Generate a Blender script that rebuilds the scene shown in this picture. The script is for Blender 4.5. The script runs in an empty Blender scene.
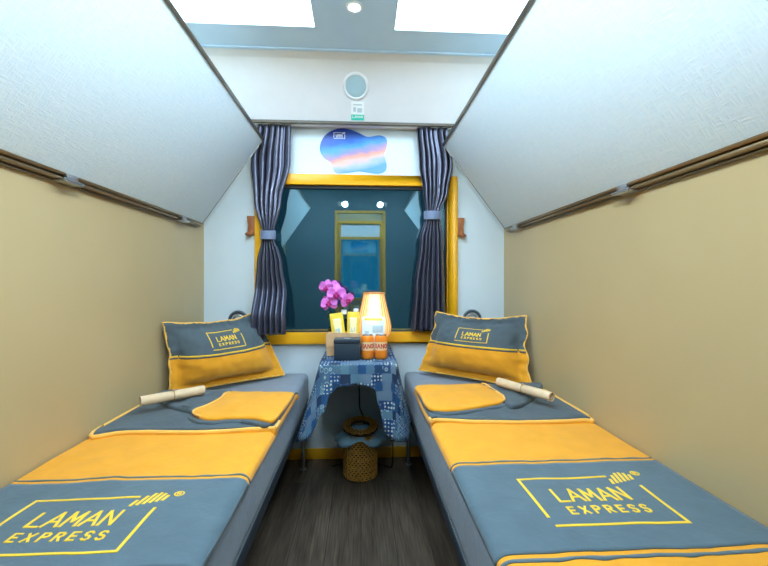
import bpy, bmesh, math, random
from mathutils import Vector, Matrix, noise
random.seed(7)
S = bpy.context.scene
COL = S.collection
PI = math.pi
sin, cos = math.sin, math.cos

# ------------------------------------------------------------------ materials
def lin(c):
    return tuple(((v/255)/12.92 if v/255 <= .04045 else ((v/255+.055)/1.055)**2.4) for v in c) + (1.0,)

def nt_new(name):
    m = bpy.data.materials.new(name); m.use_nodes = True
    nt = m.node_tree
    return m, nt, nt.nodes['Principled BSDF']

def N(nt, kind, **kw):
    n = nt.nodes.new(kind)
    for k, v in kw.items():
        if k in n.inputs: n.inputs[k].default_value = v
        else: setattr(n, k, v)
    return n

def L(nt, a, b): nt.links.new(a, b)

def coords(nt, scale=(1,1,1), which='Object', rot=(0,0,0)):
    t = N(nt, 'ShaderNodeTexCoord'); mp = N(nt, 'ShaderNodeMapping')
    mp.inputs['Scale'].default_value = scale; mp.inputs['Rotation'].default_value = rot
    L(nt, t.outputs[which], mp.inputs['Vector']); return mp.outputs['Vector']

def ramp(nt, fac, stops):
    r = N(nt, 'ShaderNodeValToRGB')
    e = r.color_ramp.elements
    while len(e) < len(stops): e.new(.5)
    for el, (p, c) in zip(e, stops): el.position = p; el.color = c
    L(nt, fac, r.inputs['Fac']); return r.outputs['Color']

def bump(nt, b, height, strength=.3, dist=.002):
    n = N(nt, 'ShaderNodeBump', Strength=strength, Distance=dist)
    L(nt, height, n.inputs['Height']); L(nt, n.outputs['Normal'], b.inputs['Normal'])

def plain(name, c, rough=.5, metal=0, var=.06, vscale=8, bscale=0, bstr=.2, bdist=.001, stretch=(1,1,1), **extra):
    m, nt, b = nt_new(name)
    b.inputs['Roughness'].default_value = rough; b.inputs['Metallic'].default_value = metal
    v = coords(nt, stretch)
    n = N(nt, 'ShaderNodeTexNoise', Scale=vscale, Detail=3.0); L(nt, v, n.inputs['Vector'])
    base = lin(c)
    lo = tuple(x*(1-var) for x in base[:3]) + (1,); hi = tuple(min(1, x*(1+var)) for x in base[:3]) + (1,)
    L(nt, ramp(nt, n.outputs['Fac'], [(.3, lo), (.7, hi)]), b.inputs['Base Color'])
    if bscale:
        n2 = N(nt, 'ShaderNodeTexNoise', Scale=bscale, Detail=4.0); L(nt, v, n2.inputs['Vector'])
        bump(nt, b, n2.outputs['Fac'], bstr, bdist)
    for k, val in extra.items():
        b.inputs[k].default_value = val
    return m

def emit(name, c, strength):
    m, nt, b = nt_new(name)
    b.inputs['Base Color'].default_value = lin(c)
    b.inputs['Emission Color'].default_value = lin(c)
    b.inputs['Emission Strength'].default_value = strength
    n = N(nt, 'ShaderNodeTexNoise', Scale=30.0)
    bump(nt, b, n.outputs['Fac'], .02, .0005)
    return m

def fabric(name, c, var=.08, weave=900, wstr=.25, wr=.55, rough=.85, sheen=.15):
    m, nt, b = nt_new(name)
    b.inputs['Roughness'].default_value = rough
    b.inputs['Sheen Weight'].default_value = sheen
    v = coords(nt)
    n = N(nt, 'ShaderNodeTexNoise', Scale=14.0, Detail=4.0); L(nt, v, n.inputs['Vector'])
    base = lin(c)
    lo = tuple(x*(1-var) for x in base[:3]) + (1,); hi = tuple(min(1, x*(1+var)) for x in base[:3]) + (1,)
    L(nt, ramp(nt, n.outputs['Fac'], [(.3, lo), (.7, hi)]), b.inputs['Base Color'])
    w = N(nt, 'ShaderNodeTexNoise', Scale=weave, Detail=1.0); L(nt, v, w.inputs['Vector'])
    n2 = N(nt, 'ShaderNodeTexNoise', Scale=26.0, Detail=3.0, Distortion=.6); L(nt, v, n2.inputs['Vector'])
    b1 = N(nt, 'ShaderNodeBump', Strength=wr, Distance=.004); L(nt, n2.outputs['Fac'], b1.inputs['Height'])
    b2 = N(nt, 'ShaderNodeBump', Strength=wstr, Distance=.0005); L(nt, w.outputs['Fac'], b2.inputs['Height'])
    L(nt, b1.outputs['Normal'], b2.inputs['Normal']); L(nt, b2.outputs['Normal'], b.inputs['Normal'])
    return m

M = {}
M['yellow'] = fabric('yellow_cotton', (232, 156, 20), var=.05)
M['piping'] = fabric('yellow_piping', (244, 186, 84), var=.05)
M['thread'] = fabric('yellow_thread', (246, 200, 40), var=.05)
M['slate'] = fabric('slate_cotton', (73, 86, 92), var=.09)
M['slate_dark'] = fabric('slate_band', (82, 102, 111), var=.09)
M['sheet'] = fabric('mattress_cover', (128, 138, 149), var=.06, rough=.6)
M['berth'] = plain('berth_frame', (44, 54, 66), .5)
M['steel'] = plain('brushed_steel', (190, 192, 196), .3, 1.0, bscale=120, bstr=.05)
M['alu'] = plain('satin_aluminium', (150, 146, 138), .35, .9, vscale=20)
M['bronze'] = plain('bronze_rail', (150, 128, 98), .35, .8, vscale=6, var=.25, stretch=(1,.3,1))  # aluminium with the tan it reflects mixed into its colour
M['yellow_paint'] = plain('yellow_lacquer', (240, 172, 20), .35, var=.03)
M['black'] = plain('black_rubber', (22, 24, 26), .5)
M['white_panel'] = plain('white_laminate', (224, 226, 230), .35, var=.02)
M['white_plastic'] = plain('white_plastic', (232, 238, 240), .4, var=.02)
M['white_paint'] = plain('housing_white', (240, 244, 246), .5, var=.01)
M['ceiling'] = plain('ceiling_laminate', (196, 226, 255), .4, var=.02)
M['backwall'] = plain('pale_blue_laminate', (208, 220, 224), .45, var=.03, vscale=3)
M['brown'] = plain('dark_brown_edge', (84, 74, 58), .5)
M['wood'] = plain('brown_wood', (156, 94, 52), .5, var=.3, vscale=30, stretch=(1,1,.2))
M['cream_paper'] = plain('cream_paper', (218, 190, 152), .75, var=.06, vscale=30, bscale=80, bstr=.2)
M['twine'] = plain('jute_band', (190, 156, 110), .9, var=.15, vscale=120)
M['kraft'] = plain('kraft_card', (214, 172, 126), .8, var=.08, vscale=40)
M['navy_box'] = plain('navy_leatherette', (36, 52, 66), .45, bscale=300, bstr=.3)
M['grille'] = plain('speaker_grille', (160, 190, 200), .6, bscale=600, bstr=.6)
M['teal'] = plain('teal_print', (46, 200, 176), .5)
M['print_white'] = plain('white_print', (236, 240, 240), .6, var=.02)
M['print_grey'] = plain('grey_print', (186, 200, 204), .6, var=.04)
M['red_print'] = plain('red_print', (196, 40, 34), .45)
M['can_orange'] = plain('orange_can', (250, 140, 34), .3, .1, var=.08)
M['can_pale'] = plain('pale_can_band', (244, 214, 170), .35, .2, var=.05)
M['can_lid'] = plain('can_lid', (205, 208, 210), .25, 1.0)
M['leaf'] = plain('orchid_leaf', (38, 88, 48), .4, var=.2, vscale=20)
M['stem'] = plain('orchid_stem', (84, 112, 44), .5, var=.15)
M['petal'] = plain('orchid_petal', (222, 112, 204), .55, var=.2, vscale=40, **{'Subsurface Weight': .1})
M['lip'] = plain('orchid_lip', (160, 12, 104), .5, var=.15, vscale=40)
M['pot'] = plain('dark_glazed_pot', (20, 44, 46), .2, var=.2)
M['sachet'] = plain('yellow_sachet', (248, 208, 58), .4, var=.1, vscale=20, bscale=60, bstr=.3)
M['sachet_print'] = plain('pale_sachet_print', (250, 238, 176), .45, var=.1, vscale=60)
M['packet'] = plain('white_packet', (226, 238, 244), .35, var=.06, vscale=20, bscale=40, bstr=.35)
M['packet_top'] = plain('packet_yellow', (240, 214, 40), .4)
M['bag'] = plain('pale_blue_bag', (140, 182, 204), .4, var=.1, vscale=10, bscale=30, bstr=.5, bdist=.004)
M['rattan'] = plain('rattan_strip', (190, 138, 50), .5, var=.25, vscale=60)
M['rattan_dark'] = plain('rattan_core', (60, 40, 20), .8, var=.2)  # dark rattan of the lid; inside the basket, painted-in shade
M['tie'] = fabric('curtain_tie', (108, 122, 150), rough=.5)
M['lamp_shade'] = emit('lit_shade', (255, 196, 122), .5)
M['lamp_core'] = emit('lit_liner', (255, 222, 178), .55)
M['rib'] = plain('bamboo_rib', (214, 148, 80), .5, var=.15, vscale=40)
M['diffuser'] = emit('ceiling_diffuser', (208, 234, 255), 10.5)
M['led'] = emit('spot_led', (240, 246, 255), 14.0)
M['corridor_led'] = emit('corridor_led', (214, 236, 255), 22.0)
M['ringgrey'] = plain('grey_ring', (86, 98, 104), .4, .3)

def bunk_mat():
    m, nt, b = nt_new('embossed_vinyl')
    b.inputs['Roughness'].default_value = .42
    b.inputs['Base Color'].default_value = lin((220, 238, 248))
    v1 = coords(nt, (1, 14, 14), rot=(.15, .1, .1)); v2 = coords(nt, (1, 1, 1))
    a = N(nt, 'ShaderNodeTexNoise', Scale=22.0, Detail=3.0); L(nt, coords(nt, (8, 1.5, 8)), a.inputs['Vector'])
    c = N(nt, 'ShaderNodeTexNoise', Scale=26.0, Detail=3.0); L(nt, coords(nt, (1.2, 9, 1.2)), c.inputs['Vector'])
    mx = N(nt, 'ShaderNodeMath', operation='MAXIMUM'); L(nt, a.outputs['Fac'], mx.inputs[0]); L(nt, c.outputs['Fac'], mx.inputs[1])
    L(nt, ramp(nt, mx.outputs[0], [(.4, lin((220, 240, 252))), (.75, lin((232, 247, 255)))]), b.inputs['Base Color'])
    bump(nt, b, mx.outputs[0], .6, .003)
    return m
M['bunk'] = bunk_mat()

def tan_mat():
    m, nt, b = nt_new('tan_laminate')
    n = N(nt, 'ShaderNodeTexNoise', Scale=1.6, Detail=2.0); L(nt, coords(nt), n.inputs['Vector'])
    L(nt, ramp(nt, n.outputs['Fac'], [(.3, lin((180, 158, 114))), (.7, lin((189, 167, 123)))]), b.inputs['Base Color'])
    b.inputs['Roughness'].default_value = .36
    f = N(nt, 'ShaderNodeTexNoise', Scale=220.0, Detail=2.0); L(nt, coords(nt, (1, 1, .25)), f.inputs['Vector'])
    bump(nt, b, f.outputs['Fac'], .12, .0006)
    return m
M['tan'] = tan_mat()
M['partition'] = plain('slate_partition', (84, 104, 112), .45, var=.05, vscale=3)

def floor_mat():
    m, nt, b = nt_new('dark_oak_planks')
    v = coords(nt, rot=(0, 0, PI/2))
    br = N(nt, 'ShaderNodeTexBrick', Scale=1.0); br.offset = .37
    br.inputs['Brick Width'].default_value = 1.1; br.inputs['Row Height'].default_value = .145
    br.inputs['Mortar Size'].default_value = .0012; br.inputs['Color1'].default_value = (.0, .0, .0, 1); br.inputs['Color2'].default_value = (1, 1, 1, 1)
    br.inputs['Mortar'].default_value = (0, 0, 0, 1)
    L(nt, v, br.inputs['Vector'])
    off = N(nt, 'ShaderNodeVectorMath', operation='MULTIPLY_ADD')
    off.inputs[1].default_value = (3.1, 5.7, 2.0)
    L(nt, br.outputs['Color'], off.inputs[0]); L(nt, coords(nt, (9, .9, 1)), off.inputs[2])
    n = N(nt, 'ShaderNodeTexNoise', Scale=1.4, Detail=2.0, Distortion=.4); L(nt, off.outputs[0], n.inputs['Vector'])
    ml = N(nt, 'ShaderNodeMath', operation='MULTIPLY'); ml.inputs[1].default_value = 14; L(nt, n.outputs['Fac'], ml.inputs[0])
    sn = N(nt, 'ShaderNodeMath', operation='SINE'); L(nt, ml.outputs[0], sn.inputs[0])
    fine = N(nt, 'ShaderNodeTexNoise', Scale=40.0, Detail=5.0); L(nt, coords(nt, (3.5, .16, 1)), fine.inputs['Vector'])
    ad = N(nt, 'ShaderNodeMath', operation='MULTIPLY_ADD'); ad.inputs[1].default_value = .09; L(nt, sn.outputs[0], ad.inputs[0]); L(nt, fine.outputs['Fac'], ad.inputs[2])
    colr = ramp(nt, ad.outputs[0], [(.25, lin((58, 48, 38))), (.5, lin((84, 71, 58))), (.78, lin((108, 94, 78)))])
    mix = N(nt, 'ShaderNodeMix', data_type='RGBA', blend_type='MULTIPLY'); mix.inputs['Factor'].default_value = 1
    tone = ramp(nt, br.outputs['Color'], [(0, (.78, .78, .78, 1)), (1, (1, 1, 1, 1))])
    L(nt, colr, mix.inputs[6]); L(nt, tone, mix.inputs[7])
    seam = N(nt, 'ShaderNodeMix', data_type='RGBA'); seam.inputs[7].default_value = lin((24, 20, 16))
    L(nt, br.outputs['Fac'], seam.inputs['Factor']); L(nt, mix.outputs[2], seam.inputs[6])
    L(nt, seam.outputs[2], b.inputs['Base Color'])
    b.inputs['Roughness'].default_value = .42
    bump(nt, b, ad.outputs[0], .15, .001)
    return m
M['floor'] = floor_mat()

def glass_mat():
    m, nt, b = nt_new('window_glass')
    nt.nodes.remove(b)
    out = [n for n in nt.nodes if n.type == 'OUTPUT_MATERIAL'][0]
    tr = N(nt, 'ShaderNodeBsdfTransparent'); tr.inputs['Color'].default_value = (.75, .9, .95, 1)
    gl = N(nt, 'ShaderNodeBsdfGlossy', Roughness=.015); gl.inputs['Color'].default_value = (.66, .92, 1, 1)
    fr = N(nt, 'ShaderNodeFresnel', IOR=2.7)
    n = N(nt, 'ShaderNodeTexNoise', Scale=2.0); L(nt, coords(nt), n.inputs['Vector'])
    bp = N(nt, 'ShaderNodeBump', Strength=.02, Distance=.002); L(nt, n.outputs['Fac'], bp.inputs['Height']); L(nt, bp.outputs['Normal'], gl.inputs['Normal'])
    mx = N(nt, 'ShaderNodeMixShader'); L(nt, fr.outputs[0], mx.inputs[0]); L(nt, tr.outputs[0], mx.inputs[1]); L(nt, gl.outputs[0], mx.inputs[2])
    L(nt, mx.outputs[0], out.inputs['Surface'])
    return m
M['glass'] = glass_mat()

def clear_mat():
    m, nt, b = nt_new('clear_bottle')
    b.inputs['Transmission Weight'].default_value = 1; b.inputs['Roughness'].default_value = .05
    b.inputs['IOR'].default_value = 1.2; b.inputs['Base Color'].default_value = (.9, .96, .98, 1)
    n = N(nt, 'ShaderNodeTexNoise', Scale=20.0); bump(nt, b, n.outputs['Fac'], .1, .001)
    return m
M['clear'] = clear_mat()

def curtain_mat():
    m, nt, b = nt_new('satin_curtain')
    n = N(nt, 'ShaderNodeTexNoise', Scale=10.0, Detail=3.0); L(nt, coords(nt, (1, 1, .3)), n.inputs['Vector'])
    L(nt, ramp(nt, n.outputs['Fac'], [(.3, lin((74, 76, 94))), (.7, lin((94, 96, 114)))]), b.inputs['Base Color'])
    b.inputs['Roughness'].default_value = .30; b.inputs['Metallic'].default_value = .55
    b.inputs['Specular IOR Level'].default_value = .9
    f = N(nt, 'ShaderNodeTexNoise', Scale=30.0); L(nt, coords(nt, (1, 1, .3)), f.inputs['Vector'])
    bump(nt, b, f.outputs['Fac'], .08, .001)
    return m
M['curtain'] = curtain_mat()

def cloth_mat():
    m, nt, b = nt_new('indigo_patchwork')
    b.inputs['Roughness'].default_value = .85
    uv = coords(nt, (1, 1, 1), 'UV')
    cell = N(nt, 'ShaderNodeTexBrick', Scale=1.0); cell.offset = .4; cell.squash = .8
    for k, val in (('Brick Width', .05), ('Row Height', .038), ('Mortar Size', .0004)): cell.inputs[k].default_value = val
    cell.inputs['Color1'].default_value = (0, 0, 0, 1); cell.inputs['Color2'].default_value = (1, 1, 1, 1); cell.inputs['Mortar'].default_value = (.3, .3, .3, 1)
    L(nt, uv, cell.inputs['Vector'])
    base = ramp(nt, cell.outputs['Color'], [(0, lin((14, 34, 62))), (.25, lin((20, 72, 118))), (.45, lin((10, 42, 86))), (.62, lin((78, 112, 128))), (.8, lin((14, 56, 102))), (1, lin((34, 88, 124)))])
    vo = N(nt, 'ShaderNodeTexVoronoi', Scale=62.0, Randomness=.25); L(nt, uv, vo.inputs['Vector'])
    dots = ramp(nt, vo.outputs['Distance'], [(.26, (1, 1, 1, 1)), (.32, (0, 0, 0, 1))])
    ringf = N(nt, 'ShaderNodeTexVoronoi', Scale=34.0, Randomness=.5); L(nt, uv, ringf.inputs['Vector'])
    rings = ramp(nt, ringf.outputs['Distance'], [(.0, (.7, .7, .7, 1)), (.14, (0, 0, 0, 1)), (.3, (.0, .0, .0, 1)), (.36, (.9, .9, .9, 1)), (.44, (0, 0, 0, 1))])
    wv = N(nt, 'ShaderNodeTexWave', Scale=42.0, Distortion=.5); L(nt, coords(nt, (1, 1, 1), 'UV', (0, 0, .7)), wv.inputs['Vector'])
    stripe = ramp(nt, wv.outputs['Fac'], [(.62, (0, 0, 0, 1)), (.72, (.8, .8, .8, 1))])
    def sel(lo, hi):
        a = N(nt, 'ShaderNodeMath', operation='GREATER_THAN'); a.inputs[1].default_value = lo; L(nt, cell.outputs['Color'], a.inputs[0])
        c = N(nt, 'ShaderNodeMath', operation='LESS_THAN'); c.inputs[1].default_value = hi; L(nt, cell.outputs['Color'], c.inputs[0])
        p = N(nt, 'ShaderNodeMath', operation='MULTIPLY'); L(nt, a.outputs[0], p.inputs[0]); L(nt, c.outputs[0], p.inputs[1]); return p.outputs[0]
    cur = base
    for pat, (lo, hi), col in ((dots, (.2, .45), (176, 186, 180)), (rings, (.45, .62), (150, 172, 180)), (stripe, (.72, .9), (140, 160, 164)), (dots, (.9, 1.1), (196, 192, 166))):
        fm = N(nt, 'ShaderNodeMath', operation='MULTIPLY'); L(nt, pat, fm.inputs[0]); L(nt, sel(lo, hi), fm.inputs[1])
        mx = N(nt, 'ShaderNodeMix', data_type='RGBA'); mx.inputs[7].default_value = lin(col)
        L(nt, fm.outputs[0], mx.inputs['Factor']); L(nt, cur, mx.inputs[6]); cur = mx.outputs[2]
    L(nt, cur, b.inputs['Base Color'])
    n = N(nt, 'ShaderNodeTexNoise', Scale=500.0); L(nt, uv, n.inputs['Vector']); bump(nt, b, n.outputs['Fac'], .3, .0006)
    return m
M['cloth'] = cloth_mat()

def sunset_mat():
    m, nt, b = nt_new('sunset_sky_print')
    b.inputs['Roughness'].default_value = .35
    v = coords(nt)
    n = N(nt, 'ShaderNodeTexNoise', Scale=7.0, Detail=4.0); L(nt, coords(nt, (1, 1, 2.6)), n.inputs['Vector'])
    sp = N(nt, 'ShaderNodeSeparateXYZ'); L(nt, v, sp.inputs[0])
    z = N(nt, 'ShaderNodeMapRange'); z.inputs['From Min'].default_value = 0; z.inputs['From Max'].default_value = .275; L(nt, sp.outputs['Z'], z.inputs['Value'])
    xx = N(nt, 'ShaderNodeMath', operation='MULTIPLY_ADD'); xx.inputs[1].default_value = -.9; L(nt, sp.outputs['X'], xx.inputs[0]); L(nt, z.outputs[0], xx.inputs[2])
    ns = N(nt, 'ShaderNodeMath', operation='MULTIPLY_ADD'); ns.inputs[1].default_value = .34; L(nt, n.outputs['Fac'], ns.inputs[0]); L(nt, xx.outputs[0], ns.inputs[2])
    sb = N(nt, 'ShaderNodeMath', operation='SUBTRACT'); sb.inputs[1].default_value = .17; L(nt, ns.outputs[0], sb.inputs[0])
    L(nt, ramp(nt, sb.outputs[0], [(0, lin((86, 150, 190))), (.17, lin((170, 180, 196))), (.27, lin((238, 176, 160))), (.37, lin((232, 150, 130))), (.46, lin((160, 136, 180))), (.58, lin((60, 150, 214))), (.75, lin((12, 96, 196))), (1, lin((4, 50, 150)))]), b.inputs['Base Color'])
    return m
M['sunset'] = sunset_mat()

# ------------------------------------------------------------------ mesh helpers
class MB:
    def __init__(s): s.v = []; s.f = []; s.m = []; s.uv = None
    def add(s, vs, fs, mi=0):
        o = len(s.v); s.v += [Vector(p) for p in vs]
        for f in fs: s.f.append(tuple(i+o for i in f)); s.m.append(mi)
        return s
    def box(s, x0, x1, y0, y1, z0, z1, mi=0):
        vs = [(x, y, z) for z in (z0, z1) for y in (y0, y1) for x in (x0, x1)]
        return s.add(vs, [(0,2,3,1), (4,5,7,6), (0,1,5,4), (2,6,7,3), (0,4,6,2), (1,3,7,5)], mi)
    def grid(s, rows, mi=0, closed_u=False, flip=False):
        nr, nc = len(rows), len(rows[0]); fs = []
        for i in range(nr-1):
            for j in range(nc if closed_u else nc-1):
                k = (j+1) % nc
                q = (i*nc+j, i*nc+k, (i+1)*nc+k, (i+1)*nc+j)
                fs.append(q[::-1] if flip else q)
        return s.add([p for r in rows for p in r], fs, mi)
    def tube(s, pts, r, n=8, mi=0, closed=False):
        pts = [Vector(p) for p in pts]; m = len(pts)
        rad = r if isinstance(r, (list, tuple)) else [r]*m
        rings = []; prev = None
        for i, p in enumerate(pts):
            a = pts[(i-1) % m] if (closed or i > 0) else p; b = pts[(i+1) % m] if (closed or i < m-1) else p
            t = (b-a).normalized() if (b-a).length > 1e-9 else Vector((0, 0, 1))
            if prev is None:
                u = t.cross(Vector((0, 0, 1)))
                if u.length < 1e-3: u = t.cross(Vector((0, 1, 0)))
            else: u = prev - t*prev.dot(t)
            u.normalize(); prev = u; w = t.cross(u)
            rings.append([p + (u*cos(2*PI*k/n) + w*sin(2*PI*k/n))*rad[i] for k in range(n)])
        if closed: rings.append(rings[0])
        o = len(s.v); s.grid(rings, mi, True)
        if not closed:
            s.f.append(tuple(o+k for k in range(n))[::-1]); s.m.append(mi)
            e = o + (m-1)*n; s.f.append(tuple(e+k for k in range(n))); s.m.append(mi)
        return s
    def lathe(s, prof, c, n=32, mi=0, a0=0, a1=2*PI, axis=None):
        full = abs(a1-a0-2*PI) < 1e-6; k = n if full else n+1
        rows = []
        for r, z in prof:
            row = []
            for j in range(k):
                a = a0 + (a1-a0)*j/n
                p = Vector((r*cos(a), r*sin(a), z))
                if axis is not None: p = axis @ p
                row.append(Vector(c)+p)
            rows.append(row)
        return s.grid(rows, mi, full)
    def prism(s, poly, f0, f1, mi=0):
        n = len(poly)
        vs = [f0(*p) for p in poly] + [f1(*p) for p in poly]
        fs = [tuple(range(n))[::-1], tuple(range(n, 2*n))] + [(i, (i+1) % n, n+(i+1) % n, n+i) for i in range(n)]
        return s.add(vs, fs, mi)

ROOT = {}
def rootloc(o):
    while o.parent: o = o.parent
    return Vector(ROOT.get(o.name, (0, 0, 0)))

def setp(o, label=None, cat=None, group=None, kind=None):
    for k, v in (('label', label), ('category', cat), ('group', group), ('kind', kind)):
        if v: o[k] = v
    return o

def build(name, mb, mats, parent=None, loc=None, smooth=True, sharp=.7, bevel=0, solid=0, fixn=True, subd=0):
    if not isinstance(mats, (list, tuple)): mats = [mats]
    org = rootloc(parent) if parent else Vector(loc or (0, 0, 0))
    me = bpy.data.meshes.new(name)
    me.from_pydata([p-org for p in mb.v], [], mb.f)
    for m in mats: me.materials.append(m)
    me.polygons.foreach_set('material_index', mb.m)
    if mb.uv:
        ul = me.uv_layers.new(name='UVMap')
        for lp in me.loops: ul.data[lp.index].uv = mb.uv[lp.vertex_index]
    bm = bmesh.new(); bm.from_mesh(me)
    if fixn:
        if not mb.uv: bmesh.ops.remove_doubles(bm, verts=bm.verts, dist=1e-5)
        bmesh.ops.recalc_face_normals(bm, faces=bm.faces)
    if bevel:
        es = [e for e in bm.edges if len(e.link_faces) == 2 and e.calc_face_angle(0) > .6]
        bmesh.ops.bevel(bm, geom=es, offset=bevel, segments=2, affect='EDGES', profile=.5, clamp_overlap=True)
    if smooth:
        for f in bm.faces: f.smooth = True
        for e in bm.edges:
            if len(e.link_faces) == 2 and e.calc_face_angle(0) > sharp: e.smooth = False
    bm.to_mesh(me); bm.free(); me.update()
    o = bpy.data.objects.new(name, me); COL.objects.link(o)
    if parent: o.parent = parent
    else: o.location = org; ROOT[o.name] = tuple(org)
    if solid:
        md = o.modifiers.new('thickness', 'SOLIDIFY'); md.thickness = solid; md.offset = 0
    if subd:
        md = o.modifiers.new('smooth', 'SUBSURF'); md.levels = subd; md.render_levels = subd
    return o

def thing(name, loc, label, cat, group=None):
    o = bpy.data.objects.new(name, None); COL.objects.link(o); o.location = loc
    o.empty_display_size = .05
    ROOT[o.name] = tuple(loc)
    return setp(o, label, cat, group)

def struct(name, mb, mats, parent=None, **kw):
    o = build(name, mb, mats, parent, **kw)
    if not parent: o['kind'] = 'structure'
    return o

def box(*a): return MB().box(*a)

def smooth_closed(pts, k=6):
    n = len(pts); out = []
    P = [Vector((p[0], p[1], 0)) for p in pts]
    for i in range(n):
        p0, p1, p2, p3 = P[i-1], P[i], P[(i+1) % n], P[(i+2) % n]
        for j in range(k):
            t = j/k; h = .55
            m1 = (p2-p0)*h; m2 = (p3-p1)*h
            q = p1*(2*t**3-3*t**2+1) + m1*(t**3-2*t**2+t) + p2*(-2*t**3+3*t**2) + m2*(t**3-t**2)
            out.append((q.x, q.y))
    return out

def smooth_open(pts, k=8):
    P = [Vector(p) for p in pts]; out = []
    for i in range(len(P)-1):
        p0 = P[max(0, i-1)]; p1 = P[i]; p2 = P[i+1]; p3 = P[min(len(P)-1, i+2)]
        for j in range(k):
            t = j/k; m1 = (p2-p0)*.5; m2 = (p3-p1)*.5
            out.append(p1*(2*t**3-3*t**2+1) + m1*(t**3-2*t**2+t) + p2*(-2*t**3+3*t**2) + m2*(t**3-t**2))
    out.append(P[-1]); return out

def nz(x, y, z=0, s=1): return noise.noise(Vector((x*s, y*s, z*s)))

def interp(tab, t):
    if t <= tab[0][0]: return tab[0][1]
    for (a, va), (b, vb) in zip(tab, tab[1:]):
        if t <= b:
            k = (t-a)/(b-a); k = k*k*(3-2*k); return va+(vb-va)*k
    return tab[-1][1]

# ------------------------------------------------------------------ the room
XL, XR, YB, YF, ZC = -.957, .909, 2.5, -.12, 2.33
LX = ((-.87, -.222), (.163, .75)); LY = (.4, 1.95)       # the two recessed ceiling lights
CY = -.95                                                # far side of the corridor

struct('floor', box(-1.6, 1.6, CY-.04, YB+.05, -.04, 0), M['floor'])
# ceiling with the two openings
cb = MB(); xs = [-1.6, LX[0][0], LX[0][1], LX[1][0], LX[1][1], 1.6]; ys = [CY-.04, LY[0], LY[1], YB+.05]
for i in range(5):
    for j in range(3):
        if j == 1 and i in (1, 3): continue
        cb.box(xs[i], xs[i+1], ys[j], ys[j+1], ZC, ZC+.02)
struct('ceiling', cb, M['ceiling'], smooth=False)
struct('wall_left', box(XL-.04, XL, YF-.03, YB, 0, ZC), M['tan'])
struct('wall_right', box(XR, XR+.04, YF-.03, YB, 0, ZC), M['tan'])
# back wall around the window opening
WX0, WX1, WZ0, WZ1 = -.60, .56, .76, 1.70
wb = MB()
wb.box(XL-.04, WX0, YB, YB+.05, 0, ZC).box(WX1, XR+.04, YB, YB+.05, 0, ZC).box(WX0, WX1, YB, YB+.05, 0, WZ0).box(WX0, WX1, YB, YB+.05, WZ1, ZC)
struct('wall_back', wb, M['backwall'], smooth=False)
# front partition with the doorway the picture was taken from
DX0, DX1, DZ = -.30, .28, 1.97
fb = MB()
fb.box(XL, DX0, YF-.04, YF, 0, ZC).box(DX1, XR, YF-.04, YF, 0, ZC).box(DX0, DX1, YF-.04, YF, DZ, ZC)
struct('wall_front', fb, M['partition'], smooth=False)
db = MB()
for x0, x1 in ((DX0-.035, DX0), (DX1, DX1+.035)): db.box(x0, x1, YF-.05, YF+.012, 0, DZ+.035)
db.box(DX0, DX1, YF-.05, YF+.012, DZ, DZ+.035)
struct('door_1', db, M['yellow_paint'], smooth=False)
# corridor
cw = MB()
cx0, cx1, cz0, cz1 = -.30, .28, .85, 1.955
cw.box(-1.6, cx0, CY-.04, CY, 0, ZC).box(cx1, 1.6, CY-.04, CY, 0, ZC).box(cx0, cx1, CY-.04, CY, 0, cz0).box(cx0, cx1, CY-.04, CY, cz1, ZC)
cw.box(-1.64, -1.6, CY-.04, YF, 0, ZC).box(1.6, 1.64, CY-.04, YF, 0, ZC)
cw.box(-1.6, XL-.04, YF-.03, YF, 0, ZC).box(XR+.04, 1.6, YF-.03, YF, 0, ZC)
struct('wall_corridor', cw, M['tan'], smooth=False)
w2 = thing('window_2', (0, CY, cz0), None, None); w2['kind'] = 'structure'
fm = MB()
for x0, x1 in ((cx0-.04, cx0), (cx1, cx1+.04)): fm.box(x0, x1, CY, CY+.02, cz0-.04, cz1+.04)
fm.box(cx0, cx1, CY, CY+.02, cz1, cz1+.04).box(cx0, cx1, CY, CY+.02, cz0-.04, cz0).box(cx0, cx1, CY, CY+.02, 1.72, 1.76)
build('window_frame', fm, M['yellow_paint'], w2, smooth=False)
build('pane', box(cx0, cx1, CY-.03, CY-.024, cz0, cz1), M['glass'], w2, smooth=False)
build('blind', box(cx0, cx1, CY-.012, CY-.006, 1.76, cz1), M['white_plastic'], w2, smooth=False)

# window in the back wall
w1 = thing('window_1', (-.02, YB, .72), None, None); w1['kind'] = 'structure'
fm = MB(); fy = YB-.028
fm.box(-.646, WX0+.012, fy, YB, .718, 1.755).box(WX1-.022, .604, fy, YB, .718, 1.755)
fm.box(WX0+.012, WX1-.022, fy, YB, 1.692, 1.755).box(WX0+.012, WX1-.022, fy, YB, .718, .784)
build('window_frame', fm, M['yellow_paint'], w1, smooth=True, bevel=.004)
gk = MB()
gk.box(WX0, WX0+.03, YB, YB+.03, WZ0, WZ1).box(WX1-.03, WX1, YB, YB+.03, WZ0, WZ1)
gk.box(WX0, WX1, YB, YB+.03, WZ1-.025, WZ1).box(WX0, WX1, YB, YB+.03, WZ0, WZ0+.028)
build('gasket', gk, M['black'], w1, smooth=False)
build('pane', box(WX0+.025, WX1-.025, YB+.018, YB+.024, WZ0+.02, WZ1-.02), M['glass'], w1, smooth=False)

bb = MB(); bb.box(XL, XR, YB-.014, YB, 0, .064)
struct('baseboard_back', bb, M['yellow_paint'], bevel=.003)

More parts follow.
